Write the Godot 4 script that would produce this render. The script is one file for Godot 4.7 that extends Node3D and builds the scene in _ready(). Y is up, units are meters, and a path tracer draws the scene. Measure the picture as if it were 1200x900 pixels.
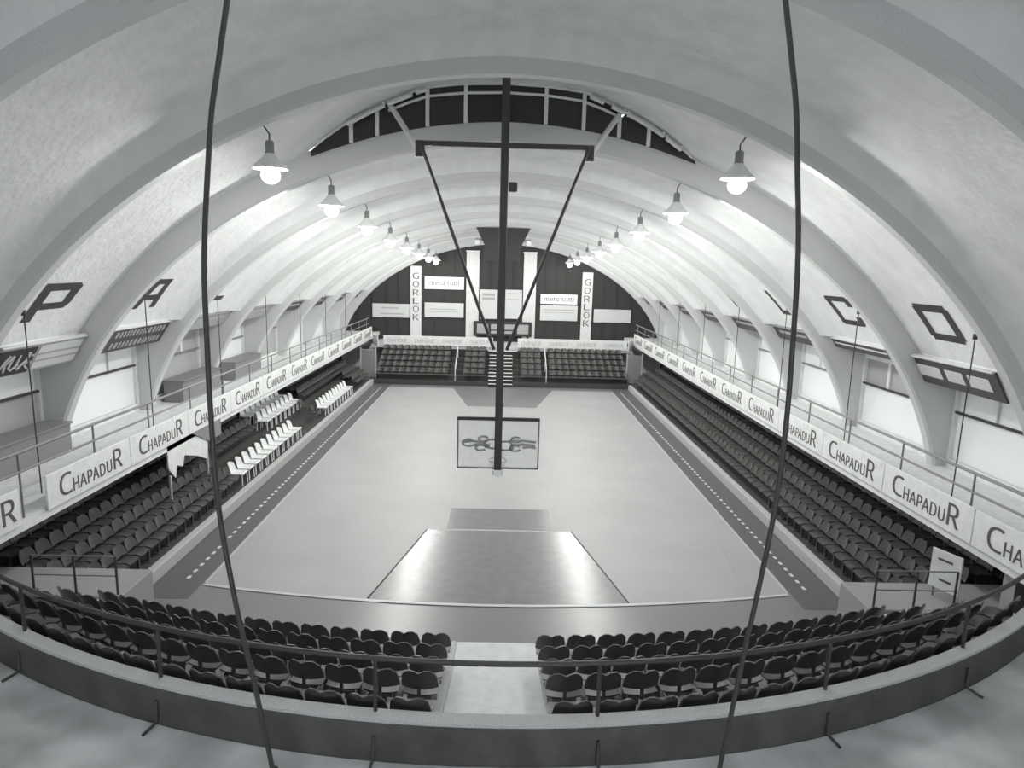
extends Node3D
# A vaulted sports hall seen from the end gallery. Camera near z = 0 looking to -z; the court runs from z = -14.5 to -42.5.

var M := {}
var used := {}
var RIBS := [8.5, 13.2, 17.9, 22.6, 27.3, 32.0, 36.7, 41.4, 46.1, 50.8]
var CROWN := [11.6, 11.33, 10.91, 10.6, 10.3, 10.1, 9.9, 9.75, 9.6, 9.5]
var HALF := [11.2, 11.7, 12.25, 12.25, 12.25, 12.25, 12.25, 12.25, 12.25, 12.25]
const EAVE := 5.85
const GAL := 2.75
const WALLX := 12.3

func _ready():
	# ---------------------------------------------------------------- camera, sky, exposure
	var cam := Camera3D.new()
	cam.name = "camera"
	cam.position = Vector3(-0.09, 7.88, 0.0)
	cam.rotation = Vector3(-0.1747, -0.0184, 0.0266)
	cam.fov = 60.0
	cam.near = 0.05
	cam.far = 300.0
	add_child(cam)
	cam.current = true
	var we := WorldEnvironment.new()
	we.name = "world_environment"
	var env := Environment.new()
	env.background_mode = Environment.BG_SKY
	var sky := Sky.new()
	var psm := ProceduralSkyMaterial.new()
	psm.sky_top_color = Color(0.80, 0.82, 0.84)
	psm.sky_horizon_color = Color(0.86, 0.87, 0.88)
	psm.ground_bottom_color = Color(0.74, 0.75, 0.76)
	psm.ground_horizon_color = Color(0.84, 0.85, 0.86)
	psm.energy_multiplier = 21.0
	sky.sky_material = psm
	env.sky = sky
	env.tonemap_mode = Environment.TONE_MAPPER_LINEAR
	env.tonemap_exposure = 0.415
	env.sdfgi_enabled = true
	env.ssao_enabled = true
	env.ssil_enabled = true
	we.environment = env
	add_child(we)

	materials()
	build_floor()
	build_vault()
	build_side_walls()
	build_end_walls()
	build_galleries()
	build_side_stands()
	build_end_stand()
	build_far_stand()
	build_lamps()
	build_hoist()
	build_cables()
	build_letters()
	build_hoardings()
	build_boards()
	build_rails()
	build_far_wall_items()
	build_small_things()

const LAMP := 33.0
const ORD := ["first", "second", "third", "fourth", "fifth", "sixth", "seventh", "eighth", "ninth", "tenth", "eleventh", "twelfth"]

# ==================================================================== helpers
func numbered(n: String) -> String:
	if not used.has(n):
		used[n] = 0
		return n
	used[n] += 1
	return "%s_%03d" % [n, used[n]]

func thing(called: String, label: String, category: String, at := Vector3.ZERO, turn := 0.0, group := "") -> Node3D:
	var o := Node3D.new()
	o.name = numbered(called)
	add_child(o)
	o.position = at
	o.rotation.y = turn
	tag(o, label, category, group)
	return o

func tag(o: Node, label: String, category: String, group := "", kind := ""):
	if label: o.set_meta("label", label)
	if category: o.set_meta("category", category)
	if group: o.set_meta("group", group)
	if kind: o.set_meta("kind", kind)

func structure(called: String, label := "", category := "") -> Node3D:
	var o := Node3D.new()
	o.name = numbered(called)
	add_child(o)
	tag(o, label, category, "", "structure")
	return o

func stool() -> SurfaceTool:
	var st := SurfaceTool.new()
	st.begin(Mesh.PRIMITIVE_TRIANGLES)
	return st

func finish(st: SurfaceTool) -> ArrayMesh:
	st.generate_normals()
	return st.commit()

func put(called: String, mesh: Mesh, m: Material, parent: Node, at := Vector3.ZERO, basis := Basis()) -> MeshInstance3D:
	var o := MeshInstance3D.new()
	o.name = called
	o.mesh = mesh
	o.material_override = m
	o.transform = Transform3D(basis, at)
	o.cast_shadow = GeometryInstance3D.SHADOW_CASTING_SETTING_ON
	parent.add_child(o, true)
	return o

func part(called: String, st: SurfaceTool, m: Material, parent: Node) -> MeshInstance3D:
	return put(called, finish(st), m, parent)

func tri(st: SurfaceTool, a: Vector3, b: Vector3, c: Vector3):
	st.add_vertex(a); st.add_vertex(b); st.add_vertex(c)

func quad(st: SurfaceTool, a: Vector3, b: Vector3, c: Vector3, d: Vector3):
	tri(st, a, b, c); tri(st, a, c, d)

# a box with chamfered edges, from its centre
func box(st: SurfaceTool, c: Vector3, s: Vector3, b := Basis(), ch := 0.0):
	st.set_smooth_group(-1)
	var h := s * 0.5
	if ch <= 0.0:
		var p := []
		for i in 8:
			p.append(c + b * Vector3(h.x if i & 1 else -h.x, h.y if i & 2 else -h.y, h.z if i & 4 else -h.z))
		quad(st, p[0], p[1], p[3], p[2]); quad(st, p[5], p[4], p[6], p[7])
		quad(st, p[4], p[0], p[2], p[6]); quad(st, p[1], p[5], p[7], p[3])
		quad(st, p[2], p[3], p[7], p[6]); quad(st, p[4], p[5], p[1], p[0])
		return
	# chamfer round the top and bottom and corners: octagonal rings
	var rings := []
	for r in [[-h.y, ch], [-h.y + ch, 0.0], [h.y - ch, 0.0], [h.y, ch]]:
		var hx: float = h.x - r[1]
		var hz: float = h.z - r[1]
		var k := minf(ch, minf(hx, hz) * 0.5)
		var ring := []
		for q in [[-hx + k, -hz], [hx - k, -hz], [hx, -hz + k], [hx, hz - k], [hx - k, hz], [-hx + k, hz], [-hx, hz - k], [-hx, -hz + k]]:
			ring.append(c + b * Vector3(q[0], r[0], q[1]))
		rings.append(ring)
	for j in 3:
		for i in 8:
			var n := (i + 1) % 8
			quad(st, rings[j][i], rings[j][n], rings[j + 1][n], rings[j + 1][i])
	for i in range(1, 7):
		tri(st, rings[0][0], rings[0][i + 1], rings[0][i])
		tri(st, rings[3][0], rings[3][i], rings[3][i + 1])

func bx(st: SurfaceTool, x0: float, x1: float, y0: float, y1: float, z0: float, z1: float, ch := 0.0):
	box(st, Vector3((x0 + x1) / 2, (y0 + y1) / 2, (z0 + z1) / 2), Vector3(absf(x1 - x0), absf(y1 - y0), absf(z1 - z0)), Basis(), ch)

func tube(st: SurfaceTool, pts: Array, r: float, n := 8, r2 := -1.0):
	st.set_smooth_group(0)
	var rings := []
	var up := Vector3.UP
	var prev := Vector3.ZERO
	for i in pts.size():
		var d: Vector3
		if i == 0: d = pts[1] - pts[0]
		elif i == pts.size() - 1: d = pts[i] - pts[i - 1]
		else: d = pts[i + 1] - pts[i - 1]
		d = d.normalized()
		var s: Vector3
		if prev == Vector3.ZERO:
			s = d.cross(up)
			if s.length() < 0.1: s = d.cross(Vector3.RIGHT)
		else:
			s = prev - d * prev.dot(d)
		s = s.normalized()
		prev = s
		var t := d.cross(s)
		var rr := r if r2 < 0 else lerpf(r, r2, float(i) / (pts.size() - 1))
		var ring := []
		for k in n:
			var a := TAU * k / n
			ring.append(pts[i] + (s * cos(a) + t * sin(a)) * rr)
		rings.append(ring)
	for i in rings.size() - 1:
		for k in n:
			var m := (k + 1) % n
			quad(st, rings[i][k], rings[i][m], rings[i + 1][m], rings[i + 1][k])
	st.set_smooth_group(-1)
	for k in range(1, n - 1):
		tri(st, rings[0][0], rings[0][k + 1], rings[0][k])
		tri(st, rings[-1][0], rings[-1][k], rings[-1][k + 1])

func lathe(st: SurfaceTool, prof: Array, n := 20, at := Vector3.ZERO):
	st.set_smooth_group(0)
	for i in prof.size() - 1:
		for k in n:
			var a := TAU * k / n
			var b := TAU * (k + 1) / n
			var p: Vector2 = prof[i]
			var q: Vector2 = prof[i + 1]
			quad(st, at + Vector3(p.x * cos(a), p.y, p.x * sin(a)), at + Vector3(p.x * cos(b), p.y, p.x * sin(b)), at + Vector3(q.x * cos(b), q.y, q.x * sin(b)), at + Vector3(q.x * cos(a), q.y, q.x * sin(a)))

# a flat polygon with thickness; pts in the plane (u, v) of the basis, extruded along its z
func plate(st: SurfaceTool, pts: PackedVector2Array, thick: float, b: Basis, at: Vector3):
	st.set_smooth_group(-1)
	var idx := Geometry2D.triangulate_polygon(pts)
	for i in range(0, idx.size(), 3):
		for s in [0.0, thick]:
			tri(st, at + b * Vector3(pts[idx[i]].x, pts[idx[i]].y, s), at + b * Vector3(pts[idx[i + 1]].x, pts[idx[i + 1]].y, s), at + b * Vector3(pts[idx[i + 2]].x, pts[idx[i + 2]].y, s))
	for i in pts.size():
		var p := pts[i]
		var q := pts[(i + 1) % pts.size()]
		quad(st, at + b * Vector3(p.x, p.y, 0), at + b * Vector3(q.x, q.y, 0), at + b * Vector3(q.x, q.y, thick), at + b * Vector3(p.x, p.y, thick))

# ==================================================================== materials
func grain(seed_: int, freq: float, lo: float, hi: float, size := 256, oct := 4) -> ImageTexture:
	var n := FastNoiseLite.new()
	n.seed = seed_
	n.frequency = freq
	n.fractal_octaves = oct
	var im := n.get_seamless_image(size, size)
	im.convert(Image.FORMAT_RGB8)
	for y in size:
		for x in size:
			var v := lerpf(lo, hi, im.get_pixel(x, y).r)
			im.set_pixel(x, y, Color(v, v, v))
	return ImageTexture.create_from_image(im)

func bumps(seed_: int, freq: float, strength: float) -> ImageTexture:
	var n := FastNoiseLite.new()
	n.seed = seed_
	n.frequency = freq
	n.fractal_octaves = 3
	var im := n.get_seamless_image(256, 256)
	im.bump_map_to_normal_map(strength)
	return ImageTexture.create_from_image(im)

func mat(key: String, lin: float, rough := 0.8, tint := Color(1, 1, 1), tex: Texture2D = null, scale := 0.3, nrm: Texture2D = null) -> StandardMaterial3D:
	var m := StandardMaterial3D.new()
	var c := Color(lin * tint.r, lin * tint.g, lin * tint.b).linear_to_srgb()
	m.albedo_color = c
	m.roughness = rough
	m.cull_mode = BaseMaterial3D.CULL_DISABLED
	if tex:
		m.albedo_texture = tex
	if nrm:
		m.normal_enabled = true
		m.normal_texture = nrm
	if tex or nrm:
		m.uv1_triplanar = true
		m.uv1_world_triplanar = true
		m.uv1_scale = Vector3.ONE * scale
	M[key] = m
	return m

func materials():
	var cool := Color(0.985, 1.0, 1.0)
	var warm := Color(1.0, 0.98, 0.955)
	var fine := grain(3, 0.02, 0.92, 1.0)
	var coarse := grain(7, 0.012, 0.7, 1.0)
	var speck := grain(11, 0.2, 0.8, 1.0)
	var stucco := bumps(5, 0.09, 1.2)
	mat("vault", 0.86, 0.9, cool, fine, 0.25, stucco)
	mat("rib_shaded_concrete", 0.84, 0.9, cool, grain(17, 0.35, 0.72, 1.0), 0.9)   # speckled concrete; the grain also darkens the ribs to paint in shade
	mat("wall", 0.84, 0.85, cool, fine, 0.3)
	mat("court", 0.395, 0.5, cool, grain(21, 0.01, 0.95, 1.0), 0.15)
	mat("paint", 0.24, 0.24, cool, fine, 0.4)
	M.paint.metallic_specular = 0.4
	mat("apron", 0.26, 0.3, cool, speck, 0.5)
	mat("strip", 0.14, 0.5, cool, speck, 0.6)
	mat("line", 0.52, 0.4, cool)
	mat("dashes", 0.7, 0.6, cool)
	mat("concrete", 0.72, 0.85, cool, speck, 0.8)
	mat("kerb", 0.58, 0.85, cool, speck, 0.8)
	mat("gallery_slab", 0.8, 0.8, cool, fine, 0.6)
	mat("landing", 0.4, 0.85, cool, speck, 0.8)
	mat("aisle", 0.82, 0.7, cool, fine, 0.6)
	mat("gallery_floor", 0.8, 0.85, cool, coarse, 0.22)
	mat("dark_terrace", 0.07, 0.85, warm, speck, 0.7)
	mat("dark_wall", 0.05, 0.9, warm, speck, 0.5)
	mat("parapet", 0.115, 0.85, warm, coarse, 0.4)
	mat("seat", 0.07, 0.42, warm)
	mat("seat_steel", 0.07, 0.5, cool)
	mat("white_plastic", 0.8, 0.4, cool)
	mat("black", 0.025, 0.6, warm)
	mat("dark_metal", 0.04, 0.45, warm)
	mat("grey_metal", 0.22, 0.45, cool)
	mat("white_metal", 0.75, 0.45, cool)
	mat("board", 0.84, 0.6, cool, fine, 0.5)
	mat("print", 0.09, 0.7, warm)
	mat("vault_print", 0.05, 0.8, warm)
	mat("light_print", 0.4, 0.7, cool)
	mat("sign_dark", 0.09, 0.6, warm, speck, 1.5)
	mat("sign_light", 0.6, 0.6, cool)
	mat("sign_grey", 0.36, 0.6, cool)
	mat("end_panel", 0.045, 0.75, warm, speck, 0.4)
	mat("banner", 0.74, 0.8, cool, fine, 0.6)
	mat("dark_pane", 0.03, 0.25, warm)
	mat("desk", 0.3, 0.7, cool, speck, 0.8)
	mat("blind", 0.42, 0.8, cool)
	mat("shade", 0.8, 0.5, cool)
	var g := mat("frosted", 0.9, 0.1, cool)
	g.transparency = BaseMaterial3D.TRANSPARENCY_ALPHA
	g.albedo_color.a = 0.92
	var gl := mat("clear", 0.85, 0.05, cool)
	gl.transparency = BaseMaterial3D.TRANSPARENCY_ALPHA
	gl.albedo_color.a = 0.16
	var bulb := mat("bulb", 0.9, 0.3)
	bulb.emission_enabled = true
	bulb.emission = Color(1, 1, 0.98)
	bulb.emission_energy_multiplier = 4.0

# ==================================================================== the vault's curve
func sample(arr: Array, z: float) -> float:
	if z <= RIBS[0]: return arr[0]
	for i in RIBS.size() - 1:
		if z <= RIBS[i + 1]:
			return lerpf(arr[i], arr[i + 1], (z - RIBS[i]) / (RIBS[i + 1] - RIBS[i]))
	return arr[-1]

const EXP := 1.9
func vault_point(z: float, th: float, off: float) -> Vector3:
	var a := sample(HALF, z) + off
	var b := sample(CROWN, z) - 1.0 + off
	var c := cos(th)
	return Vector3(signf(c) * a * pow(absf(c), 2.0 / EXP), 1.0 + b * pow(maxf(sin(th), 0.0), 2.0 / EXP), -z)

func vault_angle(z: float, y: float, off: float) -> float:
	var b := sample(CROWN, z) - 1.0 + off
	return asin(clampf(pow((y - 1.0) / b, EXP / 2.0), 0.0, 1.0))

func vault_y(z: float, x: float, off: float) -> float:
	var a := sample(HALF, z) + off
	var b := sample(CROWN, z) - 1.0 + off
	return 1.0 + b * pow(maxf(0.0, 1.0 - pow(absf(x) / a, EXP)), 1.0 / EXP)

func vault_x(z: float, y: float, off: float) -> float:
	var a := sample(HALF, z) + off
	var b := sample(CROWN, z) - 1.0 + off
	return a * pow(maxf(0.0, 1.0 - pow((y - 1.0) / b, EXP)), 1.0 / EXP)

# opening for the added, unseen rooflight over the end gallery
func skylit(a: Vector3, b: Vector3) -> bool:
	return maxf(absf(a.x), absf(b.x)) < 1.5 and maxf(a.z, b.z) <= 0.01 and minf(a.z, b.z) >= -6.51

# the lunette over the third arch
var LUN := [[0.0, 12.36], [1.1, 12.32], [2.05, 12.2], [3.0, 11.81], [3.45, 11.6], [3.95, 11.32], [4.55, 10.9], [4.9, 10.62]]
func lunette_y(x: float) -> float:
	var ax := absf(x + 0.12)
	for i in LUN.size() - 1:
		if ax <= LUN[i + 1][0]:
			return lerpf(LUN[i][1], LUN[i + 1][1], (ax - LUN[i][0]) / (LUN[i + 1][0] - LUN[i][0]))
	return 0.0

# ==================================================================== floor and court
func build_floor():
	var f := structure("floor", "grey sports hall floor around the white court", "floor")
	var st := stool()
	bx(st, -12.6, 12.6, -0.3, 0.0, 4.0, -51.0)
	part("floor_slab", st, M.apron, f)
	# darker strips along both sides
	for s in [-1, 1]:
		st = stool()
		bx(st, s * 7.3, s * 8.45, 0.0, 0.004, -14.6, -43.4)
		part("side_strip", st, M.strip, f)
	# white playing surface, its near edge bowed like the stand behind it
	var near := []
	for i in 25:
		var x := -7.22 + 14.44 * i / 24.0
		near.append(Vector3(x, 0.008, -14.55 - 0.8 * pow(absf(x) / 7.22, 2.0)))
	st = stool()
	st.set_smooth_group(-1)
	for i in 24:
		var a: Vector3 = near[i]
		var b: Vector3 = near[i + 1]
		quad(st, a, b, Vector3(b.x, 0.008, -42.5), Vector3(a.x, 0.008, -42.5))
		quad(st, a, b, Vector3(b.x, 0, b.z), Vector3(a.x, 0, a.z))
	for s in [-1, 1]:
		quad(st, Vector3(s * 7.22, 0.008, -15.35), Vector3(s * 7.22, 0.008, -42.5), Vector3(s * 7.22, 0, -42.5), Vector3(s * 7.22, 0, -15.35))
	part("playing_surface", st, M.court, f)
	# sidelines, a thin grey inner line near the corners as in the picture
	for s in [-1, 1]:
		st = stool()
		bx(st, s * 7.2, s * 7.26, 0.0, 0.012, -15.4, -42.5)
		part("sideline", st, M.line, f)
		st = stool()
		tube(st, [Vector3(s * 6.2, 0.009, -16.2), Vector3(s * 6.5, 0.009, -18.2)], 0.012, 5)
		part("scuff_line", st, M.light_print, f)
	# free-throw areas
	st = stool()
	plate(st, PackedVector2Array([Vector2(-3.1, 14.72), Vector2(-1.5, 14.6), Vector2(0, 14.57), Vector2(1.5, 14.6), Vector2(3.1, 14.72), Vector2(2.16, 19.0), Vector2(-2.16, 19.0)]), 0.004, Basis(Vector3(1, 0, 0), Vector3(0, 0, -1), Vector3(0, 1, 0)), Vector3(0, 0.009, 0))
	part("free_throw_area", st, M.paint, f)
	st = stool()
	bx(st, -1.6, 1.58, 0.009, 0.013, -19.12, -20.85)
	part("free_throw_cap", st, M.paint, f)
	st = stool()
	plate(st, PackedVector2Array([Vector2(-3.1, 42.5), Vector2(3.3, 42.5), Vector2(2.0, 37.0), Vector2(-1.9, 37.0)]), 0.004, Basis(Vector3(1, 0, 0), Vector3(0, 0, -1), Vector3(0, 1, 0)), Vector3(0, 0.009, 0))
	part("free_throw_area", st, M.paint, f)
	for s in [-1, 1]:
		st = stool()
		tube(st, [Vector3(s * 3.12, 0.012, -14.75), Vector3(s * 2.18, 0.012, -19.0)], 0.02, 5)
		part("free_throw_line", st, M.print, f)
	st = stool()
	for i in 24:
		var a: Vector3 = near[i]
		var b: Vector3 = near[i + 1]
		quad(st, a + Vector3(0, 0.008, 0.09), b + Vector3(0, 0.008, 0.09), b + Vector3(0, 0.008, -0.02), a + Vector3(0, 0.008, -0.02))
	part("end_line", st, M.line, f)
	# dotted marks along both sides: hundreds of small squares
	for s in [-1, 1]:
		st = stool()
		var z := -15.6
		while z > -42.5:
			bx(st, s * 7.72, s * 7.80, 0.004, 0.012, z, z - 0.15)
			z -= 0.36
		var o := part("dotted_line", st, M.dashes, f)
		o.set_meta("kind", "stuff")

# ==================================================================== ceiling: shell and ribs
func build_vault():
	var c := structure("ceiling", "white barrel vault with deep concrete arch ribs", "ceiling")
	# ribs
	for k in RIBS.size():
		var z: float = RIBS[k] - 0.3
		var n := 64
		var w := 0.36
		var st := stool()
		var t0 := vault_angle(z, GAL + 0.004, 0.0)
		var rows := []
		for i in n + 1:
			var th := lerpf(t0, PI - t0, float(i) / n)
			var p := vault_point(z, th, 0.0)
			var o := vault_point(z, th, 0.66)
			if p.y < EAVE + 0.05:
				o = Vector3(signf(p.x) * WALLX, p.y, -z)
			var q := p.lerp(o, 0.07 / maxf(0.1, p.distance_to(o)))
			var b := Vector3(0, 0, -w)
			rows.append([o, q, p + Vector3(0, 0, -0.06), p + b + Vector3(0, 0, 0.06), q + b, o + b, o])
		for i in n:
			for j in 6:
				st.set_smooth_group(j)
				quad(st, rows[i][j], rows[i + 1][j], rows[i + 1][j + 1], rows[i][j + 1])
		part("arch_rib", st, M.rib_shaded_concrete, c)
	# shell bays (behind the camera up to the end wall)
	for k in range(-1, RIBS.size() - 1):
		var za: float = -4.0 if k < 0 else RIBS[k] + 0.06
		var zb: float = RIBS[k + 1] - 0.3
		var L := zb - za
		var lifted := k == 1
		var ss := [0.0, 0.05, 0.1, 0.18, 0.3, 0.45, 0.6, 0.75, 1.0]
		var zs := []
		for d in [0.0, 0.06, 0.14, 0.25, 0.38, 0.5]: zs.append(za + d)
		for i in range(1, 8): zs.append(za + 0.5 + (L - 1.0) * i / 8.0)
		for d in [0.5, 0.38, 0.25, 0.14, 0.06, 0.0]: zs.append(zb - d)
		if k < 0: zs = [-4.0, -2.0, 0.0, 1.5, 3.0, 4.5, 6.5, 7.2, zb - 0.5, zb - 0.38, zb - 0.25, zb - 0.14, zb - 0.06, zb]
		var n := 72
		var grid := []
		for z in zs:
			var ca: float = pow(1.0 - clampf((z - za) / 0.5, 0, 1), 2.0) if k >= 0 else 0.0
			var cb: float = pow(1.0 - clampf((zb - z) / 0.5, 0, 1), 2.0)
			if lifted: cb = 0.0
			var off: float = 0.60 - 0.32 * (ca + cb)
			var t0 := vault_angle(z, EAVE, off)
			var row := []
			for i in n + 1:
				var p := vault_point(z, lerpf(t0, PI - t0, float(i) / n), off)
				if lifted:
					var up := lunette_y(p.x) - vault_y(zb, p.x, 0.60)
					if up > 0: p.y += up * smoothstep(0.0, 1.0, (z - za) / L)
				row.append(p)
			grid.append(row)
		var st := stool()
		st.set_smooth_group(0)
		for j in grid.size() - 1:
			for i in n:
				if k < 0 and skylit(grid[j][i], grid[j + 1][i + 1]): continue
				quad(st, grid[j][i], grid[j][i + 1], grid[j + 1][i + 1], grid[j + 1][i])
		var out := Vector3(0, -3.0, -(za + zb) / 2)
		st.set_smooth_group(1)
		for j in grid.size() - 1:   # outer face of the shell, 0.3 m outside
			for i in n:
				if k < 0 and skylit(grid[j][i], grid[j + 1][i + 1]): continue
				var qs := []
				for p in [grid[j][i], grid[j][i + 1], grid[j + 1][i + 1], grid[j + 1][i]]:
					var d: Vector3 = (p - Vector3(out.x, out.y, p.z)).normalized()
					qs.append(p + d * 0.3)
				quad(st, qs[0], qs[1], qs[2], qs[3])
		part("vault_bay", st, M.vault, c)
		# flat roof of the aisle outside the springing
		for s in [-1, 1]:
			st = stool()
			var xa: float = vault_x(za, EAVE, 0.57)
			var xb: float = vault_x(zb, EAVE, 0.57)
			plate(st, PackedVector2Array([Vector2(s * xa, za), Vector2(s * (WALLX + 0.3), za), Vector2(s * (WALLX + 0.3), zb), Vector2(s * xb, zb)]), 0.3, Basis(Vector3(1, 0, 0), Vector3(0, 0, -1), Vector3(0, 1, 0)), Vector3(0, EAVE + 0.01, 0))
			part("aisle_roof", st, M.vault, c)
	# unseen rooflight behind the nearest arch, added to light the end gallery
	var sk := structure("window_21", "added unseen rooflight in the vault to light the end gallery", "window")
	for b in [[-1.62, -1.3, 0.2, -6.7], [1.3, 1.62, 0.2, -6.7], [-1.3, 1.3, 0.2, -0.05], [-1.3, 1.3, -6.45, -6.7]]:
		var sf := stool()
		bx(sf, b[0], b[1], 11.95, 12.85, b[2], b[3])
		part("kerb", sf, M.wall, sk)
	for i in 4:
		var sf := stool()
		bx(sf, -1.5, 1.5, 12.7, 12.72, 0.1 - 1.675 * i, 0.1 - 1.675 * (i + 1))
		part("pane", sf, M.clear, sk)
		sf = stool()
		bx(sf, -1.5, 1.5, 12.68, 12.78, 0.13 - 1.675 * i, 0.07 - 1.675 * i)
		part("glazing_bar", sf, M.white_metal, sk)
	# lunette window
	var wdw := structure("window_1", "dark lunette window with white frame over the third arch", "window")
	var zw := -17.54
	var st2 := stool()
	var xs := [-4.98, -3.95, -3.3, -2.05, -1.1, -0.12, 0.9, 1.85, 2.75, 3.5, 4.74]
	var panes := []
	for i in xs.size() - 1:
		for lvl in 2:
			var pts := PackedVector2Array()
			var pts2 := PackedVector2Array()
			for j in 5:
				var x := lerpf(xs[i], xs[i + 1], j / 4.0)
				var lo := vault_y(17.6, x, 0.5)
				var hi := lunette_y(x) - 0.03
				var mid := minf(hi - 0.24, 12.12) if absf(x + 0.12) < 2.9 else hi
				if lvl == 0:
					pts.append(Vector2(x, lo)); pts2.append(Vector2(x, maxf(mid, lo + 0.02)))
				else:
					pts.append(Vector2(x, mid)); pts2.append(Vector2(x, hi))
			if lvl == 1 and absf((xs[i] + xs[i + 1]) / 2 + 0.12) > 2.6: continue
			for j in range(4, -1, -1): pts.append(pts2[j])
			st2 = stool()
			plate(st2, pts, -0.02, Basis(), Vector3(0, 0, zw))
			part("pane", st2, M.dark_pane, wdw)
	for x in xs.slice(1, -1):
		st2 = stool()
		bx(st2, x - 0.045, x + 0.045, vault_y(17.6, x, 0.5), lunette_y(x), zw, zw + 0.08)
		part("mullion", st2, M.white_metal, wdw)
	st2 = stool()
	var tp := []
	for i in 13: tp.append(Vector3(-0.12 + lerpf(-2.9, 2.9, i / 12.0), 0, zw + 0.05))
	for p in tp.size():
		tp[p].y = minf(lunette_y(tp[p].x) - 0.24, 12.12)
	tube(st2, tp, 0.035, 6)
	part("transom", st2, M.white_metal, wdw)
	st2 = stool()
	var fp := []
	for i in 41:
		var x := -0.12 + lerpf(-4.75, 4.75, i / 40.0)
		fp.append(Vector3(x, lunette_y(x) - 0.03, zw + 0.06))
	tube(st2, fp, 0.035, 6)
	part("frame", st2, M.white_metal, wdw)
	# white tubes along the haunches of the frame
	for seg in [[-4.0, -3.12], [-3.0, -2.45], [-2.3, -2.05], [2.0, 2.3], [2.55, 2.85], [2.95, 3.85], [3.95, 4.3]]:
		var t := thing("light_tube", "white tube along the curved frame of the dark lunette window", "tube", Vector3.ZERO, 0, "white tubes along the lunette frame")
		st2 = stool()
		var pp := []
		for j in 4:
			var x: float = lerpf(seg[0], seg[1], j / 3.0)
			pp.append(Vector3(x, lunette_y(x) - 0.12, zw + 0.17))
		tube(st2, pp, 0.05, 8)
		part("tube", st2, M.white_plastic, t)
		for e in [pp[0], pp[3]]:
			st2 = stool()
			bx(st2, e.x - 0.03, e.x + 0.03, e.y - 0.02, e.y + 0.1, zw + 0.05, zw + 0.19)
			part("bracket", st2, M.white_metal, t)

# ==================================================================== side walls
func build_side_walls():
	var wn := 1
	for s in [-1, 1]:
		var w := structure("wall_left" if s < 0 else "wall_right", "white gallery wall with ribbon windows behind the arch legs", "wall")
		var st := stool()
		bx(st, s * WALLX, s * (WALLX + 0.3), GAL - 0.2, 3.0, 4.0, -51.0)
		part("lower_wall", st, M.wall, w)
		st = stool()
		bx(st, s * WALLX, s * (WALLX + 0.3), 5.15, EAVE + 0.1, 4.0, -51.0)
		part("upper_wall", st, M.wall, w)
		# dark wall under the gallery
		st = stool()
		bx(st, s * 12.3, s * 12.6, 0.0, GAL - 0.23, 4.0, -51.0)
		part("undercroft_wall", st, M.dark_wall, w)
		for k in RIBS.size():
			var z0: float = RIBS[k]
			st = stool()
			bx(st, s * WALLX, s * (WALLX + 0.3), 3.0, 5.15, -z0 + 0.4, -z0 - 0.12)
			part("pier", st, M.wall, w)
		st = stool()
		bx(st, s * WALLX, s * (WALLX + 0.3), 3.0, 5.15, 4.0, -8.1)
		part("blank_wall", st, M.wall, w)
		for k in RIBS.size() - 1:
			var a: float = -RIBS[k] - 0.12
			var b: float = -RIBS[k + 1] + 0.4
			wn += 1
			var win := structure("window_%d" % wn, "", "")
			win.set_meta("label", "two-tier frosted window in the gallery wall")
			var blind: bool = (s > 0 and k in [2]) or (s < 0 and k in [3, 5])
			st = stool()
			bx(st, s * (WALLX - 0.02), s * (WALLX + 0.06), 4.27, 4.34, a, b, 0.01)
			part("sill", st, M.dark_metal if k in [1, 2] else M.grey_metal, win)
			for j in 3:
				var p := lerpf(a, b, j / 3.0)
				var q := lerpf(a, b, (j + 1) / 3.0)
				st = stool()
				bx(st, s * (WALLX + 0.1), s * (WALLX + 0.12), 4.3, 5.15, p, q)
				part("pane", st, M.blind if blind else M.frosted, win)
				st = stool()
				bx(st, s * (WALLX + 0.1), s * (WALLX + 0.12), 3.0, 4.27, p, q)
				part("lower_pane", st, M.blind if s < 0 and k in [1, 3, 5] else M.frosted, win)
				if j > 0:
					st = stool()
					bx(st, s * (WALLX + 0.02), s * (WALLX + 0.16), 4.3, 5.15, p + 0.07, p - 0.07)
					part("mullion", st, M.white_metal, win)

func arch_fill(z: float, y0: float, off: float, zd: float) -> SurfaceTool:
	var st := stool()
	st.set_smooth_group(-1)
	var n := 60
	var t0 := vault_angle(-z, y0, off)
	for zz in [z, z + zd]:
		for i in n:
			var a := vault_point(-z, lerpf(t0, PI - t0, float(i) / n), off)
			var b := vault_point(-z, lerpf(t0, PI - t0, float(i + 1) / n), off)
			a.z = zz; b.z = zz
			quad(st, a, b, Vector3(b.x, y0, zz), Vector3(a.x, y0, zz))
	return st

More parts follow.
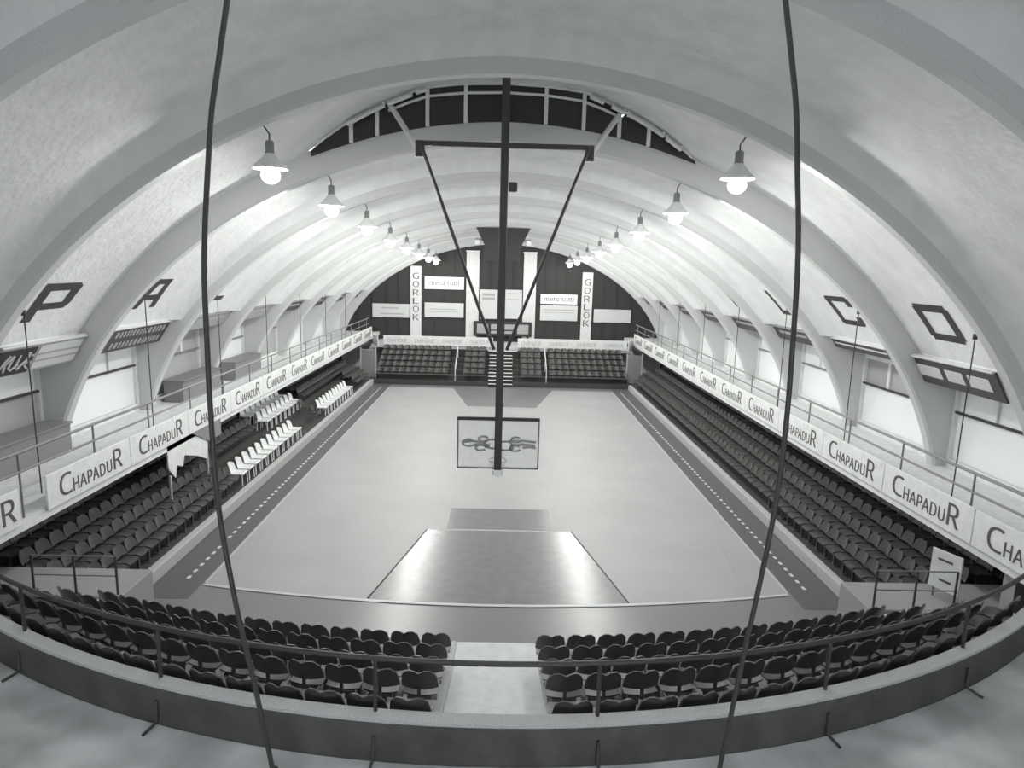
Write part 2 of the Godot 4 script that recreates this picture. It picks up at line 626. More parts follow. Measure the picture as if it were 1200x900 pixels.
func build_end_walls():
	var w := structure("wall_back", "dark panelled end wall under the last arch", "wall")
	part("dark_panelling", arch_fill(-50.87, 2.0, 0.4, -0.3), M.end_panel, w)
	var st := stool()
	bx(st, -13.4, 13.4, 0.0, 2.0, -51.0, -51.3)
	bx(st, -12.6, -11.6, 2.0, 6.2, -51.0, -51.3)
	bx(st, 11.6, 12.6, 2.0, 6.2, -51.0, -51.3)
	part("plinth", st, M.wall, w)
	# upright battens that divide the panelling
	for x in [-11.0, -9.9, -8.8, -7.9, -5.2, -4.45, -3.7, -1.0, -0.1, 0.8, 3.2, 4.0, 4.8, 7.6, 8.6, 9.7, 10.8]:
		st = stool()
		var top := vault_y(50.85, x, 0.0) - 0.05
		bx(st, x - 0.04, x + 0.04, 2.2, maxf(top, 2.4), -50.85, -50.79)
		part("batten", st, M.end_panel, w)
	var f := structure("wall_front", "plain plastered wall behind the end gallery", "wall")
	st = stool()
	st.set_smooth_group(-1)
	var n := 60
	for i in n:   # arch head above the added window, and the flanks beside it
		var xa := lerpf(-11.7, 11.7, float(i) / n)
		var xb := lerpf(-11.7, 11.7, float(i + 1) / n)
		for zz in [4.0, 4.3]:
			var lo := 5.6 if absf((xa + xb) / 2) < 7.5 else 2.5
			var ya := maxf(vault_y(0.0, xa, 0.9), lo)
			var yb := maxf(vault_y(0.0, xb, 0.9), lo)
			quad(st, Vector3(xa, ya, zz), Vector3(xb, yb, zz), Vector3(xb, lo, zz), Vector3(xa, lo, zz))
	part("plaster", st, M.wall, f)
	st = stool()
	bx(st, -13.4, 13.4, -0.3, 3.1, 4.0, 4.3)
	bx(st, -13.5, -10.5, 3.6, 6.2, 4.0, 4.3)
	bx(st, 10.5, 13.5, 3.6, 6.2, 4.0, 4.3)
	part("lower_wall", st, M.wall, f)
	var bw := structure("window_20", "added unseen row of windows to light the near end from behind", "window")  # windows added out of view to brighten the near end of the hall
	for i in 10:
		var xa := -7.8 + 1.56 * i
		st = stool()
		bx(st, xa, xa + 1.56, 3.1, 5.6, 4.14, 4.16)
		part("pane", st, M.clear, bw)
		st = stool()
		bx(st, xa - 0.05, xa + 0.05, 3.1, 5.6, 4.05, 4.25)
		part("mullion", st, M.white_metal, bw)

# ==================================================================== galleries
func arc_z(z0: float, r: float, x: float) -> float:
	return z0 - (r - sqrt(maxf(0.0, r * r - x * x)))

func build_galleries():
	for s in [-1, 1]:
		var g := thing("side_gallery", "concrete side gallery above the stand with %s" % ("white team chairs" if s < 0 else "unbroken black seats"), "gallery")
		var st := stool()
		bx(st, s * 9.34, s * (WALLX - 0.005), GAL - 0.22, GAL, -9.6, -50.7)
		part("slab", st, M.gallery_slab, g)
		st = stool()
		bx(st, s * 9.34, s * (WALLX - 0.005), GAL - 0.22, GAL, 3.99, -9.6)
		part("landing_slab", st, M.gallery_floor, g)
	var e := thing("end_gallery", "worn concrete floor of the curved end gallery behind the parapet", "gallery")
	var st := stool()
	st.set_smooth_group(-1)
	var n := 48
	for i in n:
		var xa := lerpf(-9.34, 9.34, float(i) / n)
		var xb := lerpf(-9.34, 9.34, float(i + 1) / n)
		for y in [2.7, 2.45]:
			quad(st, Vector3(xa, y, arc_z(-6.17, 12.9, xa)), Vector3(xb, y, arc_z(-6.17, 12.9, xb)), Vector3(xb, y, 3.99), Vector3(xa, y, 3.99))
	part("floor_slab", st, M.gallery_floor, e)
	# parapet with a pale coping
	var p := thing("parapet", "low dark parapet wall with a pale curved coping behind the seats", "parapet")
	for spec in [["wall", 2.2, 3.16, 0.0, M.parapet], ["coping", 3.16, 3.2, 0.012, M.kerb]]:
		st = stool()
		var rows := []
		for i in n + 1:
			var x := lerpf(-9.34, 9.34, float(i) / n)
			var zi: float = arc_z(-6.33, 12.75, x) - spec[3]
			var zo: float = arc_z(-6.18, 12.9, x) + spec[3]
			rows.append([Vector3(x, spec[1], zi), Vector3(x, spec[2], zi), Vector3(x, spec[2], zo), Vector3(x, spec[1], zo), Vector3(x, spec[1], zi)])
		for i in n:
			for j in 4:
				st.set_smooth_group(j)
				quad(st, rows[i][j], rows[i + 1][j], rows[i + 1][j + 1], rows[i][j + 1])
		part(spec[0], st, spec[4], p)
	# far gallery floor
	var fg := thing("far_gallery", "concrete gallery floor below the dark end wall", "gallery")
	st = stool()
	bx(st, -9.3, 9.3, 2.0, 2.2, -47.05, -50.7)
	part("slab", st, M.concrete, fg)

# ==================================================================== seats
var seat_back: ArrayMesh
var seat_pan: ArrayMesh
var seat_foot: ArrayMesh
var seat_all: ArrayMesh

func shell_grid(st: SurfaceTool, grid: Array, thick: Vector3):
	st.set_smooth_group(0)
	var rows := grid.size()
	var cols: int = grid[0].size()
	for j in rows - 1:
		for i in cols - 1:
			quad(st, grid[j][i], grid[j][i + 1], grid[j + 1][i + 1], grid[j + 1][i])
	st.set_smooth_group(1)
	for j in rows - 1:
		for i in cols - 1:
			quad(st, grid[j][i] + thick, grid[j + 1][i] + thick, grid[j + 1][i + 1] + thick, grid[j][i + 1] + thick)
	st.set_smooth_group(-1)
	for i in cols - 1:
		for j in [0, rows - 1]:
			quad(st, grid[j][i], grid[j][i + 1], grid[j][i + 1] + thick, grid[j][i] + thick)
	for j in rows - 1:
		for i in [0, cols - 1]:
			quad(st, grid[j][i], grid[j + 1][i], grid[j + 1][i] + thick, grid[j][i] + thick)

func make_seat_meshes():
	# the sitter faces -z; origin on the terrace under the back of the seat
	var g := []
	for j in 4:
		var v := j / 3.0
		var row := []
		for i in 7:
			var u := i / 6.0 * 2.0 - 1.0
			var hw := 0.232 - 0.025 * v * v
			var top := 0.035 * sin(absf(u) * PI) - 0.05 * pow(absf(u), 4.0)
			row.append(Vector3(u * hw, 0.53 + 0.26 * v + top * v, -0.07 + 0.08 * v - 0.07 * u * u))
		g.append(row)
	var st := stool()
	shell_grid(st, g, Vector3(0, 0, 0.02))
	seat_back = finish(st)
	g = []
	for j in 4:
		var v := j / 3.0
		var row := []
		for i in 6:
			var u := i / 5.0 * 2.0 - 1.0
			row.append(Vector3(u * (0.22 - 0.015 * v), 0.445 + 0.03 * u * u + (0.025 * v * v if v > 0.5 else 0.0) - (0.05 if v > 0.95 else 0.0), -0.07 - 0.35 * v))
		g.append(row)
	st = stool()
	shell_grid(st, g, Vector3(0, -0.02, 0))
	seat_pan = finish(st)
	st = stool()
	bx(st, -0.03, 0.03, 0.0, 0.43, -0.22, -0.27)
	bx(st, -0.12, 0.12, 0.0, 0.02, -0.17, -0.32)
	bx(st, -0.15, 0.15, 0.40, 0.43, -0.05, -0.36)
	bx(st, -0.02, 0.02, 0.40, 0.62, -0.025, -0.055)
	seat_foot = finish(st)
	st = stool()
	st.append_from(seat_back, 0, Transform3D())
	st.append_from(seat_pan, 0, Transform3D())
	seat_all = st.commit()

var seat_protos := {}
var rest: Array[Transform3D] = []

func seat(called: String, m: Material, label: String, group: String, at: Vector3, turn: float):
	var key := called
	var o: Node3D
	if not seat_protos.has(key):
		o = thing(called, label, "seat", at, turn, group)
		put("backrest", seat_back, m, o)
		put("seat_pan", seat_pan, m, o)
		put("bracket", seat_foot, M.seat_steel, o)
		seat_protos[key] = o
	else:
		o = seat_protos[key].duplicate()
		o.name = numbered(called)
		add_child(o)
		o.position = at
		o.rotation = Vector3(0, turn, 0)
		o.set_meta("label", label)
		o.set_meta("group", group)

const ROWS := ["front", "second", "third", "fourth", "fifth", "sixth", "top"]

func build_side_stands():
	make_seat_meshes()
	for s in [-1, 1]:
		var who: String = "white team chairs" if s < 0 else "unbroken black seats"
		var t := thing("side_stand", "dark stepped side stand with %s along the court" % who, "grandstand")
		for k in 6:
			var st := stool()
			bx(st, s * (8.62 + 0.55 * k), s * 12.29, 0.0 if k == 0 else 0.3 + 0.27 * (k - 1), 0.3 + 0.27 * k, -13.25, -43.3)
			part("terrace_step", st, M.dark_terrace, t)
		var st2 := stool()
		bx(st2, s * 8.42, s * 8.64, 0.0, 0.34, -14.6, -43.3, 0.02)
		part("kerb", st2, M.kerb, t)
		for k in 6:
			var z := -13.55
			var i := 0
			while z > -43.0:
				var at := Vector3(s * (8.72 + 0.55 * k + 0.40), 0.3 + 0.27 * k, z)
				var skip := false
				if s < 0:
					if k <= 1 and z < -21.4 and z > -31.0: skip = true      # white chairs stand here
					if k <= 1 and z < -31.6 and z > -39.6: skip = true
					if k in [2, 3] and z < -26.5 and z > -32.6: skip = true
				if not skip:
					if i < 16:
						seat("stadium_seat", M.seat, "black plastic seat in the %s row of the side stand with %s" % [ROWS[k], who], "%s row of side stand with %s" % [ROWS[k], who], at, PI / 2 * s)
					else:
						rest.append(Transform3D(Basis(Vector3.UP, PI / 2 * s), at))
				z -= 0.48
				i += 1
	# white chairs on the left stand
	for j in 11:
		white_chair(Vector3(-9.05, 0.32, -21.9 - 0.62 * j), "white plastic chair in the long courtside row of the side stand", "white courtside chairs")
	for j in 8:
		white_chair(Vector3(-10.1, 0.84, -27.4 - 0.6 * j), "white plastic chair in the lower of two short rows amid black seats", "white chairs, lower short row")
		white_chair(Vector3(-10.65, 1.11, -27.0 - 0.6 * j), "white plastic chair in the upper of two short rows amid black seats", "white chairs, upper short row")
	for j in 10:
		white_chair(Vector3(-9.05, 0.32, -32.6 - 0.62 * j), "white plastic chair in the far courtside row of the side stand", "far white courtside chairs")

var chair_proto: Node3D = null
func white_chair(at: Vector3, label: String, group: String):
	var o: Node3D
	if chair_proto == null:
		o = thing("white_chair", label, "chair", at, -PI / 2, group)
		var st := stool()
		var g := []
		for j in 4:
			var v := j / 3.0
			var row := []
			for i in 7:
				var u := i / 6.0 * 2.0 - 1.0
				row.append(Vector3(u * (0.25 - 0.05 * v * absf(u)), 0.42 + 0.36 * v - 0.07 * v * u * u, 0.10 + 0.08 * v - 0.08 * u * u))
			g.append(row)
		shell_grid(st, g, Vector3(0, 0, 0.025))
		part("backrest", st, M.white_plastic, o)
		st = stool()
		box(st, Vector3(0, 0.42, -0.13), Vector3(0.5, 0.05, 0.5), Basis(), 0.02)
		part("seat_pan", st, M.white_plastic, o)
		for q in [[-0.2, 0.08], [0.2, 0.08], [-0.2, -0.33], [0.2, -0.33]]:
			st = stool()
			tube(st, [Vector3(q[0], 0.4, q[1]), Vector3(q[0] * 1.12, 0.0, q[1] * 1.05)], 0.022, 6)
			part("leg", st, M.white_plastic, o)
		chair_proto = o
	else:
		o = chair_proto.duplicate()
		o.name = numbered("white_chair")
		add_child(o)
		o.position = at
		o.set_meta("label", label)
		o.set_meta("group", group)

# the curved end stand in front of the gallery
var EB := [[-10.6, 24.0], [-9.36, 20.0], [-8.65, 18.0], [-7.94, 16.2], [-7.23, 14.5], [-6.36, 12.7]]
func build_end_stand():
	var t := thing("end_stand", "pale concrete curved end stand below the parapet", "grandstand")
	var n := 40
	for k in 5:
		var y := 1.45 + 0.25 * k
		var y0 := 0.0 if k == 0 else y - 0.25
		for blk in [[-8.0 if k == 0 else -8.9, -0.75], [0.65, 8.0 if k == 0 else 8.9]]:
			var st := stool()
			var rows := []
			for i in n + 1:
				var x := lerpf(blk[0], blk[1], float(i) / n)
				var zf := arc_z(EB[k][0], EB[k][1], x)
				var zb := arc_z(EB[k + 1][0], EB[k + 1][1], x)
				rows.append([Vector3(x, y0, zf), Vector3(x, y, zf), Vector3(x, y, zb), Vector3(x, y0, zb)])
			for i in n:
				for j in 3:
					st.set_smooth_group(j)
					quad(st, rows[i][j], rows[i + 1][j], rows[i + 1][j + 1], rows[i][j + 1])
			st.set_smooth_group(-1)
			for e in [0, n]: quad(st, rows[e][0], rows[e][1], rows[e][2], rows[e][3])
			part("terrace_step", st, M.concrete, t)
	# white steps of the aisle
	var z := -10.6
	for k in 10:
		var z1 := -6.4 if k == 9 else -9.5 + 0.345 * k
		var st := stool()
		bx(st, -0.75, 0.65, 0.0 if k == 0 else 1.3 + 0.125 * (k - 1), 1.45 + 0.112 * k, z, z1, 0.012)
		part("aisle_step", st, M.aisle, t)
		z = z1
	# seats along the arcs
	for k in 5:
		var z0: float = EB[k + 1][0] - 0.10
		var r: float = EB[k + 1][1]
		for sgn in [-1, 1]:
			var ang: float = (0.80 if sgn > 0 else 1.0 if k < 9 else 0.0) / r
			var step := 0.49 / r
			while sin(ang) * r < 7.0 + 0.2 * k:
				var a: float = ang * sgn
				var at := Vector3(sin(a) * r, 1.45 + 0.25 * k, z0 - r + cos(a) * r)
				seat("stadium_seat", M.seat, "black plastic seat in the %s row of the curved end stand" % ["front", "second", "third", "fourth", "top"][k], "%s row of the curved end stand" % ["front", "second", "third", "fourth", "top"][k], at, a)
				ang += step
	# concrete landings between this stand and the side stands
	for s in [-1, 1]:
		var l := thing("corner_landing", "pale concrete corner landing beside the side stand with %s" % ("white team chairs" if s < 0 else "unbroken black seats"), "landing")
		var st := stool()
		bx(st, s * 7.3, s * 12.29, 0.0, 1.42, -12.0, -13.2, 0.02)
		bx(st, s * 8.05, s * 12.29, 0.0, 1.42, -11.5, -12.0)
		part("landing_block", st, M.landing, l)
		st = stool()
		bx(st, s * 9.5, s * 12.29, 1.42, GAL - 0.2, -11.3, -11.6)
		part("end_wall", st, M.landing, l)
		var r := thing("corner_railing", "thin dark railing on the landing beside the side stand with %s" % ("white team chairs" if s < 0 else "unbroken black seats"), "railing")
		for x in [7.4, 8.2, 9.0]:
			st = stool()
			tube(st, [Vector3(s * x, 1.42, -12.1), Vector3(s * x, 2.2, -12.1)], 0.022, 6)
			part("post", st, M.dark_metal, r)
		for y in [1.8, 2.2]:
			st = stool()
			tube(st, [Vector3(s * 7.4, y, -12.1), Vector3(s * 9.0, y, -12.1)], 0.014, 6)
			part("rail", st, M.grey_metal, r)

func build_far_stand():
	var t := thing("far_stand", "dark stepped far end stand under the white lettered board", "grandstand")
	for k in 5:
		var st := stool()
		for h in [[-8.4, -0.9], [0.76, 8.5]]:
			st = stool()
			bx(st, h[0], h[1], 0.0 if k == 0 else 0.25 + 0.3 * (k - 1), 0.25 + 0.3 * k, -43.5 - 0.68 * k, -46.94)
			part("terrace_step", st, M.dark_terrace, t)
	var st3 := stool()
	bx(st3, -8.4, 8.5, 0.25 + 0.3 * 4, 2.0, -46.95, -47.1)
	part("back_wall", st3, M.dark_wall, t)
	for k in 5:
		var x := -8.1
		while x < 8.3:
			if absf(x + 0.08) > 1.15 and absf(x - 3.0) > 0.3 and absf(x + 3.1) > 0.3:
				rest.append(Transform3D(Basis(Vector3.UP, PI), Vector3(x, 0.25 + 0.3 * k, -44.08 - 0.68 * k)))
			x += 0.48
	var mm := MultiMesh.new()
	mm.transform_format = MultiMesh.TRANSFORM_3D
	mm.mesh = seat_all
	mm.instance_count = rest.size()
	for i in rest.size(): mm.set_instance_transform(i, rest[i])
	var mi := MultiMeshInstance3D.new()
	mi.name = "distant_seating"
	mi.multimesh = mm
	mi.material_override = M.seat
	add_child(mi)
	tag(mi, "distant rows of black seats filling the side stands and the far end stand", "seating", "", "stuff")
	# white stairs
	var s := thing("far_stairs", "white striped stairs in the middle of the far end stand", "stairs")
	for k in 9:
		var st := stool()
		bx(st, -0.86, 0.72, 0.0, 0.19 * (k + 1) - 0.03, -43.4 - 0.38 * k, -43.78 - 0.38 * k)
		part("riser", st, M.dark_wall, s)
		st = stool()
		bx(st, -0.88, 0.74, 0.19 * (k + 1) - 0.03, 0.19 * (k + 1), -43.37 - 0.38 * k, -43.6 - 0.38 * k, 0.008)
		part("tread", st, M.white_plastic, s)
	for x in [-3.1, 3.0]:
		var r := thing("stand_handrail", "thin white handrail on a side aisle of the far end stand", "handrail", Vector3.ZERO, 0, "handrails of the far end stand")
		for k in 3:
			var st := stool()
			tube(st, [Vector3(x, 0.25 + 0.6 * k, -43.9 - 1.36 * k), Vector3(x, 1.15 + 0.6 * k, -43.9 - 1.36 * k)], 0.03, 6)
			part("post", st, M.white_metal, r)
		var st := stool()
		tube(st, [Vector3(x, 1.15, -43.9), Vector3(x, 2.35, -46.62)], 0.03, 6)
		part("rail", st, M.white_metal, r)

# ==================================================================== lamps
func build_lamps():
	var ord := ["", "before the dark lunette window", "carrying the dark lunette window", "next beyond the lunette window", "second beyond the lunette window", "third beyond the lunette window", "fourth beyond the lunette window", "fifth beyond the lunette window", "last before the end wall"]
	var shade_mesh: ArrayMesh
	var cap_mesh: ArrayMesh
	var bulb_mesh: ArrayMesh
	var st := stool()
	lathe(st, [Vector2(0.07, 0.0), Vector2(0.11, -0.03), Vector2(0.16, -0.10), Vector2(0.24, -0.18), Vector2(0.31, -0.25), Vector2(0.335, -0.30), Vector2(0.325, -0.30), Vector2(0.23, -0.19), Vector2(0.15, -0.11), Vector2(0.06, -0.02)], 24)
	shade_mesh = finish(st)
	st = stool()
	lathe(st, [Vector2(0.0, 0.24), Vector2(0.05, 0.24), Vector2(0.085, 0.21), Vector2(0.085, 0.03), Vector2(0.10, 0.0), Vector2(0.0, 0.0)], 16)
	cap_mesh = finish(st)
	st = stool()
	lathe(st, [Vector2(0.0, -0.12), Vector2(0.06, -0.14), Vector2(0.10, -0.24), Vector2(0.17, -0.34), Vector2(0.19, -0.42), Vector2(0.16, -0.51), Vector2(0.09, -0.57), Vector2(0.0, -0.59)], 16)
	bulb_mesh = finish(st)
	for k in range(1, 9):
		for s in [-1, 1]:
			var z: float = RIBS[k] + 0.42
			var x: float = s * 4.6 - 0.08
			var ytop := vault_y(RIBS[k], x, 0.0)
			var y := ytop - 0.40
			var o := thing("pendant_lamp", "bell lamp on the arch %s, side of %s" % [ord[k], "P and A" if s < 0 else "C and O"], "lamp", Vector3(x, y, -z), 0, "pendant lamps under the arches")
			st = stool()
			tube(st, [Vector3(0, 0.22, 0), Vector3(0, 0.36, 0), Vector3(0, 0.48, 0.40)], 0.015, 6)
			var cp := put("cap", cap_mesh, M.grey_metal, o)
			part("stem", st, M.dark_metal, cp)
			var sh := put("shade", shade_mesh, M.shade, o)
			put("bulb", bulb_mesh, M.bulb, sh)
			var l := OmniLight3D.new()
			l.name = "lamp_light"
			l.position = Vector3(0, -0.355, 0)
			l.light_energy = LAMP * (([0.4, 0.55][(s + 1) / 2]) if k == 1 else 1.0)   # the nearest pair burns low
			l.light_color = Color(1.0, 1.0, 0.985)
			l.light_size = 0.1
			l.omni_range = 90.0
			l.omni_attenuation = 2.0
			l.shadow_enabled = true
			o.add_child(l)

# ==================================================================== basketball hoist
func build_hoist():
	var x0 := -0.1
	var z0 := -15.6
	var h := thing("basketball_backboard", "ceiling-hung glass basketball backboard on a dark mast with V braces", "backboard", Vector3(x0, 0, z0))
	var top := lunette_y(x0) - 0.2
	var st := stool()
	bx(st, -0.09, 0.09, 3.0, top, -0.07, 0.07, 0.015)
	part("mast", st, M.dark_metal, h)
	st = stool()
	bx(st, -0.25, 0.25, top - 0.03, top + 0.06, -0.2, 0.2, 0.01)
	part("ceiling_plate", st, M.grey_metal, h)
	st = stool()
	bx(st, -1.98, 1.96, 10.49, 10.60, -0.05, 0.05, 0.01)
	part("crossbar", st, M.dark_metal, h)
	for s in [-1, 1]:
		st = stool()
		tube(st, [Vector3(s * 1.88, 10.52, 0.06), Vector3(s * 0.15, 5.95, 0.1)], 0.04, 8)
		part("brace", st, M.dark_metal, h)
		st = stool()
		tube(st, [Vector3(s * 1.86, 10.3, -0.03), Vector3(s * 2.96, 11.86, -2.1)], 0.065, 8)
		part("strut", st, M.white_metal, h)
		st = stool()
		bx(st, s * 1.8, s * 2.0, 10.25, 10.6, -0.07, 0.07, 0.015)
		part("bracket", st, M.dark_metal, h)
	st = stool()
	bx(st, 0.1, 0.3, 9.55, 9.75, -0.1, 0.1, 0.02)
	part("hoist_motor", st, M.dark_metal, h)
	# board
	st = stool()
	bx(st, -0.98, 0.98, 3.02, 4.24, -0.12, -0.10)
	var glass := part("glass_panel", st, M.clear, h)
	var fr := []
	st = stool()
	bx(st, -1.0, 1.0, 4.20, 4.28, -0.14, -0.07, 0.01)
	part("top_rail", st, M.dark_metal, glass)
	for s in [-1, 1]:
		st = stool()
		bx(st, s * 0.965, s * 1.0, 3.0, 4.2, -0.14, -0.08)
		part("side_rail", st, M.grey_metal, glass)
	st = stool()
	bx(st, -1.0, 1.0, 2.99, 3.03, -0.14, -0.08)
	part("bottom_rail", st, M.grey_metal, glass)
	# grey emblem across the glass: curls and bars
	st = stool()
	for c in [[-0.72, 3.64, 0.12], [-0.42, 3.52, 0.10], [0.42, 3.52, 0.10], [0.44, 3.74, 0.09], [-0.36, 3.74, 0.09], [-0.14, 3.62, 0.16], [0.18, 3.58, 0.16]]:
		var pts := []
		for i in 11:
			var a := lerpf(0.3, 5.6, i / 10.0) * (1 if c[0] < 0 else -1)
			pts.append(Vector3(c[0] + cos(a) * c[2] * 1.3, c[1] + sin(a) * c[2] * 0.7, -0.09))
		tube(st, pts, 0.032, 5)
	for b in [[-0.88, -0.3, 3.66], [-0.6, -0.2, 3.59], [0.25, 0.92, 3.69], [0.3, 0.9, 3.6], [0.6, 0.92, 3.54]]:
		tube(st, [Vector3(b[0], b[2], -0.09), Vector3((b[0] + b[1]) / 2, b[2] + 0.03, -0.09), Vector3(b[1], b[2], -0.09)], 0.034, 5)
	part("grey_emblem", st, M.light_print, glass)
	# ring and net on the court side
	st = stool()
	var ring := []
	for i in 25: ring.append(Vector3(cos(TAU * i / 24) * 0.225, 3.12, -0.42 + sin(TAU * i / 24) * 0.225))
	tube(st, ring, 0.012, 6)
	bx(st, -0.06, 0.06, 3.08, 3.2, -0.21, -0.12)
	var rim := part("rim", st, M.grey_metal, h)
	st = stool()
	for i in 12:
		var a := TAU * i / 12
		var b := a + TAU / 12
		tube(st, [Vector3(cos(a) * 0.22, 3.11, -0.42 + sin(a) * 0.22), Vector3(cos(b) * 0.15, 2.9, -0.42 + sin(b) * 0.15), Vector3(cos(a) * 0.12, 2.72, -0.42 + sin(a) * 0.12)], 0.005, 4)
		tube(st, [Vector3(cos(b) * 0.22, 3.11, -0.42 + sin(b) * 0.22), Vector3(cos(a) * 0.15, 2.9, -0.42 + sin(a) * 0.15), Vector3(cos(b) * 0.12, 2.72, -0.42 + sin(b) * 0.12)], 0.005, 4)
	part("net", st, M.white_plastic, rim)
	# hanging loudspeaker cluster in front of the end wall
	var c := thing("loudspeaker_cluster", "dark flared loudspeaker cluster hanging before the end wall", "loudspeaker", Vector3(-0.1, 0, -36.3))
	st = stool()
	plate(st, PackedVector2Array([Vector2(-1.45, 9.9), Vector2(-1.0, 9.0), Vector2(-0.95, 8.2), Vector2(0.95, 8.2), Vector2(1.0, 9.0), Vector2(1.45, 9.9)]), -1.0, Basis(), Vector3.ZERO)
	part("body", st, M.black, c)
	for s in [-1, 1]:
		st = stool()
		bx(st, s * 1.05, s * 1.5, 9.22, 9.32, -0.2, -0.5, 0.01)
		part("arm", st, M.grey_metal, c)
		st = stool()
		bx(st, s * 1.25, s * 1.5, 9.0, 9.25, -0.15, -0.5, 0.02)
		part("horn", st, M.shade, c)
	for s in [-1, 1]:
		st = stool()
		tube(st, [Vector3(s * 1.0, 9.88, -0.5), Vector3(s * 1.0, 10.5, -0.5)], 0.02, 5)
		part("hanger", st, M.dark_metal, c)

func build_cables():
	var cl := [[-2.65, 10.2], [-2.77, 9.59], [-2.86, 9.09], [-2.98, 7.93], [-3.0, 7.07], [-3.0, 6.32], [-2.97, 5.32], [-2.83, 4.18], [-2.66, 3.17], [-2.52, 2.27]]
	var cr := [[2.45, 10.36], [2.63, 9.5], [2.7, 8.96], [2.8, 8.08], [2.84, 7.07], [2.85, 6.27], [2.82, 5.44], [2.74, 4.62], [2.64, 3.78], [2.57, 3.12], [2.47, 2.24]]
	for spec in [[cl, "P and A"], [cr, "C and O"]]:
		var sc := 6.05 / 6.6
		var pts := []
		for p in spec[0]:
			pts.append(Vector3(-0.09 + (p[0] + 0.09) * sc, 7.88 + (p[1] - 7.88) * sc, -6.05))
		# carry it on up to the vault
		var d: Vector3 = (pts[0] - pts[1]).normalized()
		pts.push_front(pts[0] + d * 0.45)
		pts.push_front(pts[0] + (d + Vector3(-signf(pts[0].x) * 0.08, 0, 0)).normalized() * 0.5)
		var xt: float = pts[0].x - signf(pts[0].x) * 0.14
		pts.push_front(Vector3(xt, vault_y(6.0, xt, 0.62) + 0.05, -6.05))
		pts[-1].y = 2.7
		var o := thing("hanging_cable", "dark bowed steel cable from vault to gallery floor, side of letters %s" % spec[1], "cable")
		var st := stool()
		var fine := []
		for i in pts.size() - 1:
			for j in 4:
				fine.append(pts[i].cubic_interpolate(pts[i + 1], pts[maxi(i - 1, 0)], pts[mini(i + 2, pts.size() - 1)], j / 4.0))
		fine.append(pts[-1])
		tube(st, fine, 0.026, 8)
		part("cable", st, M.dark_metal, o)
		st = stool()
		lathe(st, [Vector2(0.0, 0.06), Vector2(0.05, 0.05), Vector2(0.07, 0.0)], 12, pts[-1])
		part("floor_anchor", st, M.dark_metal, o)

# ==================================================================== letters on the vault
func letter(name_: String, strokes: Array, s: int, z_near: float, width: float, label: String):
	# strokes: quads in letter space, u 0..1 from the reader's left to right, v 0..1 upwards
	var o := thing("vault_letter", label, "letter")
	var st := stool()
	st.set_smooth_group(-1)
	for q in strokes:
		var n := 4
		for i in n:
			for j in n:
				var c := []
				for d in [[0, 0], [1, 0], [1, 1], [0, 1]]:
					var a := float(i + d[0]) / n
					var b := float(j + d[1]) / n
					var p: Vector2 = q[0].lerp(q[1], a).lerp(q[3].lerp(q[2], a), b)
					var z: float = z_near + width * p.x if s < 0 else z_near + width * (1.0 - p.x)
					var y: float = 6.38 + 0.87 * p.y
					var off := 0.60
					# follow the cove near the ribs
					c.append(Vector3(s * (vault_x(z, y, off) - 0.012), y, -z))
				quad(st, c[0], c[1], c[2], c[3])
				var cc := []
				for e in c: cc.append(e + Vector3(s * 0.03, 0.01, 0))
				quad(st, cc[0], cc[1], cc[2], cc[3])
	part("painted_stroke", st, M.vault_print, o)

func rc(u0: float, v0: float, u1: float, v1: float) -> Array:
	return [Vector2(u0, v0), Vector2(u1, v0), Vector2(u1, v1), Vector2(u0, v1)]

func build_letters():
	var P := [rc(0, 0, 0.24, 1), rc(0.24, 0.80, 0.85, 1), rc(0.24, 0.30, 0.85, 0.48), [Vector2(0.76, 0.48), Vector2(1, 0.44), Vector2(1, 0.94), Vector2(0.76, 0.80)], [Vector2(0.85, 0.80), Vector2(1.0, 0.90), Vector2(0.9, 1), Vector2(0.85, 1)], [Vector2(0.85, 0.3), Vector2(0.9, 0.3), Vector2(1.0, 0.44), Vector2(0.85, 0.48)]]
	var A := [[Vector2(0, 0), Vector2(0.24, 0), Vector2(0.42, 1), Vector2(0.2, 1)], rc(0.2, 0.82, 0.8, 1), [Vector2(0.76, 0), Vector2(1, 0), Vector2(0.8, 1), Vector2(0.58, 1)], rc(0.12, 0.28, 0.88, 0.46)]
	var L := [rc(0.1, 0, 0.34, 1), rc(0.34, 0, 0.9, 0.18)]
	var O := [[Vector2(0, 0.1), Vector2(0.2, 0.1), Vector2(0.2, 0.92), Vector2(0, 0.92)], rc(0.8, 0.08, 1, 0.9), rc(0.06, 0.8, 0.94, 1), rc(0.06, 0, 0.94, 0.2)]
	var C := [rc(0, 0.04, 0.2, 0.96), rc(0.06, 0.82, 0.95, 1), rc(0.06, 0, 0.95, 0.18), rc(0.78, 0.66, 1, 0.94), rc(0.78, 0.06, 1, 0.32)]
	var I := [rc(0.35, 0, 0.6, 1)]
	letter("P", P, -1, 14.65, 1.45, "black letter P painted on the vault above the script sign")
	letter("A", A, -1, 19.35, 1.25, "black letter A painted on the vault beside the letter P")
	letter("L", L, -1, 24.2, 1.1, "black letter L painted on the vault two bays beyond P")
	letter("O", O, 1, 15.0, 1.4, "black letter O painted on the vault above the three-panel sign")
	letter("C", C, 1, 19.55, 1.3, "black letter C painted on the vault beside the letter O")
	letter("L", L, 1, 24.3, 0.95, "black letter L painted on the vault beside the letter C")
	letter("I", I, 1, 29.2, 1.1, "black letter I painted on the vault beyond the letters C and L")

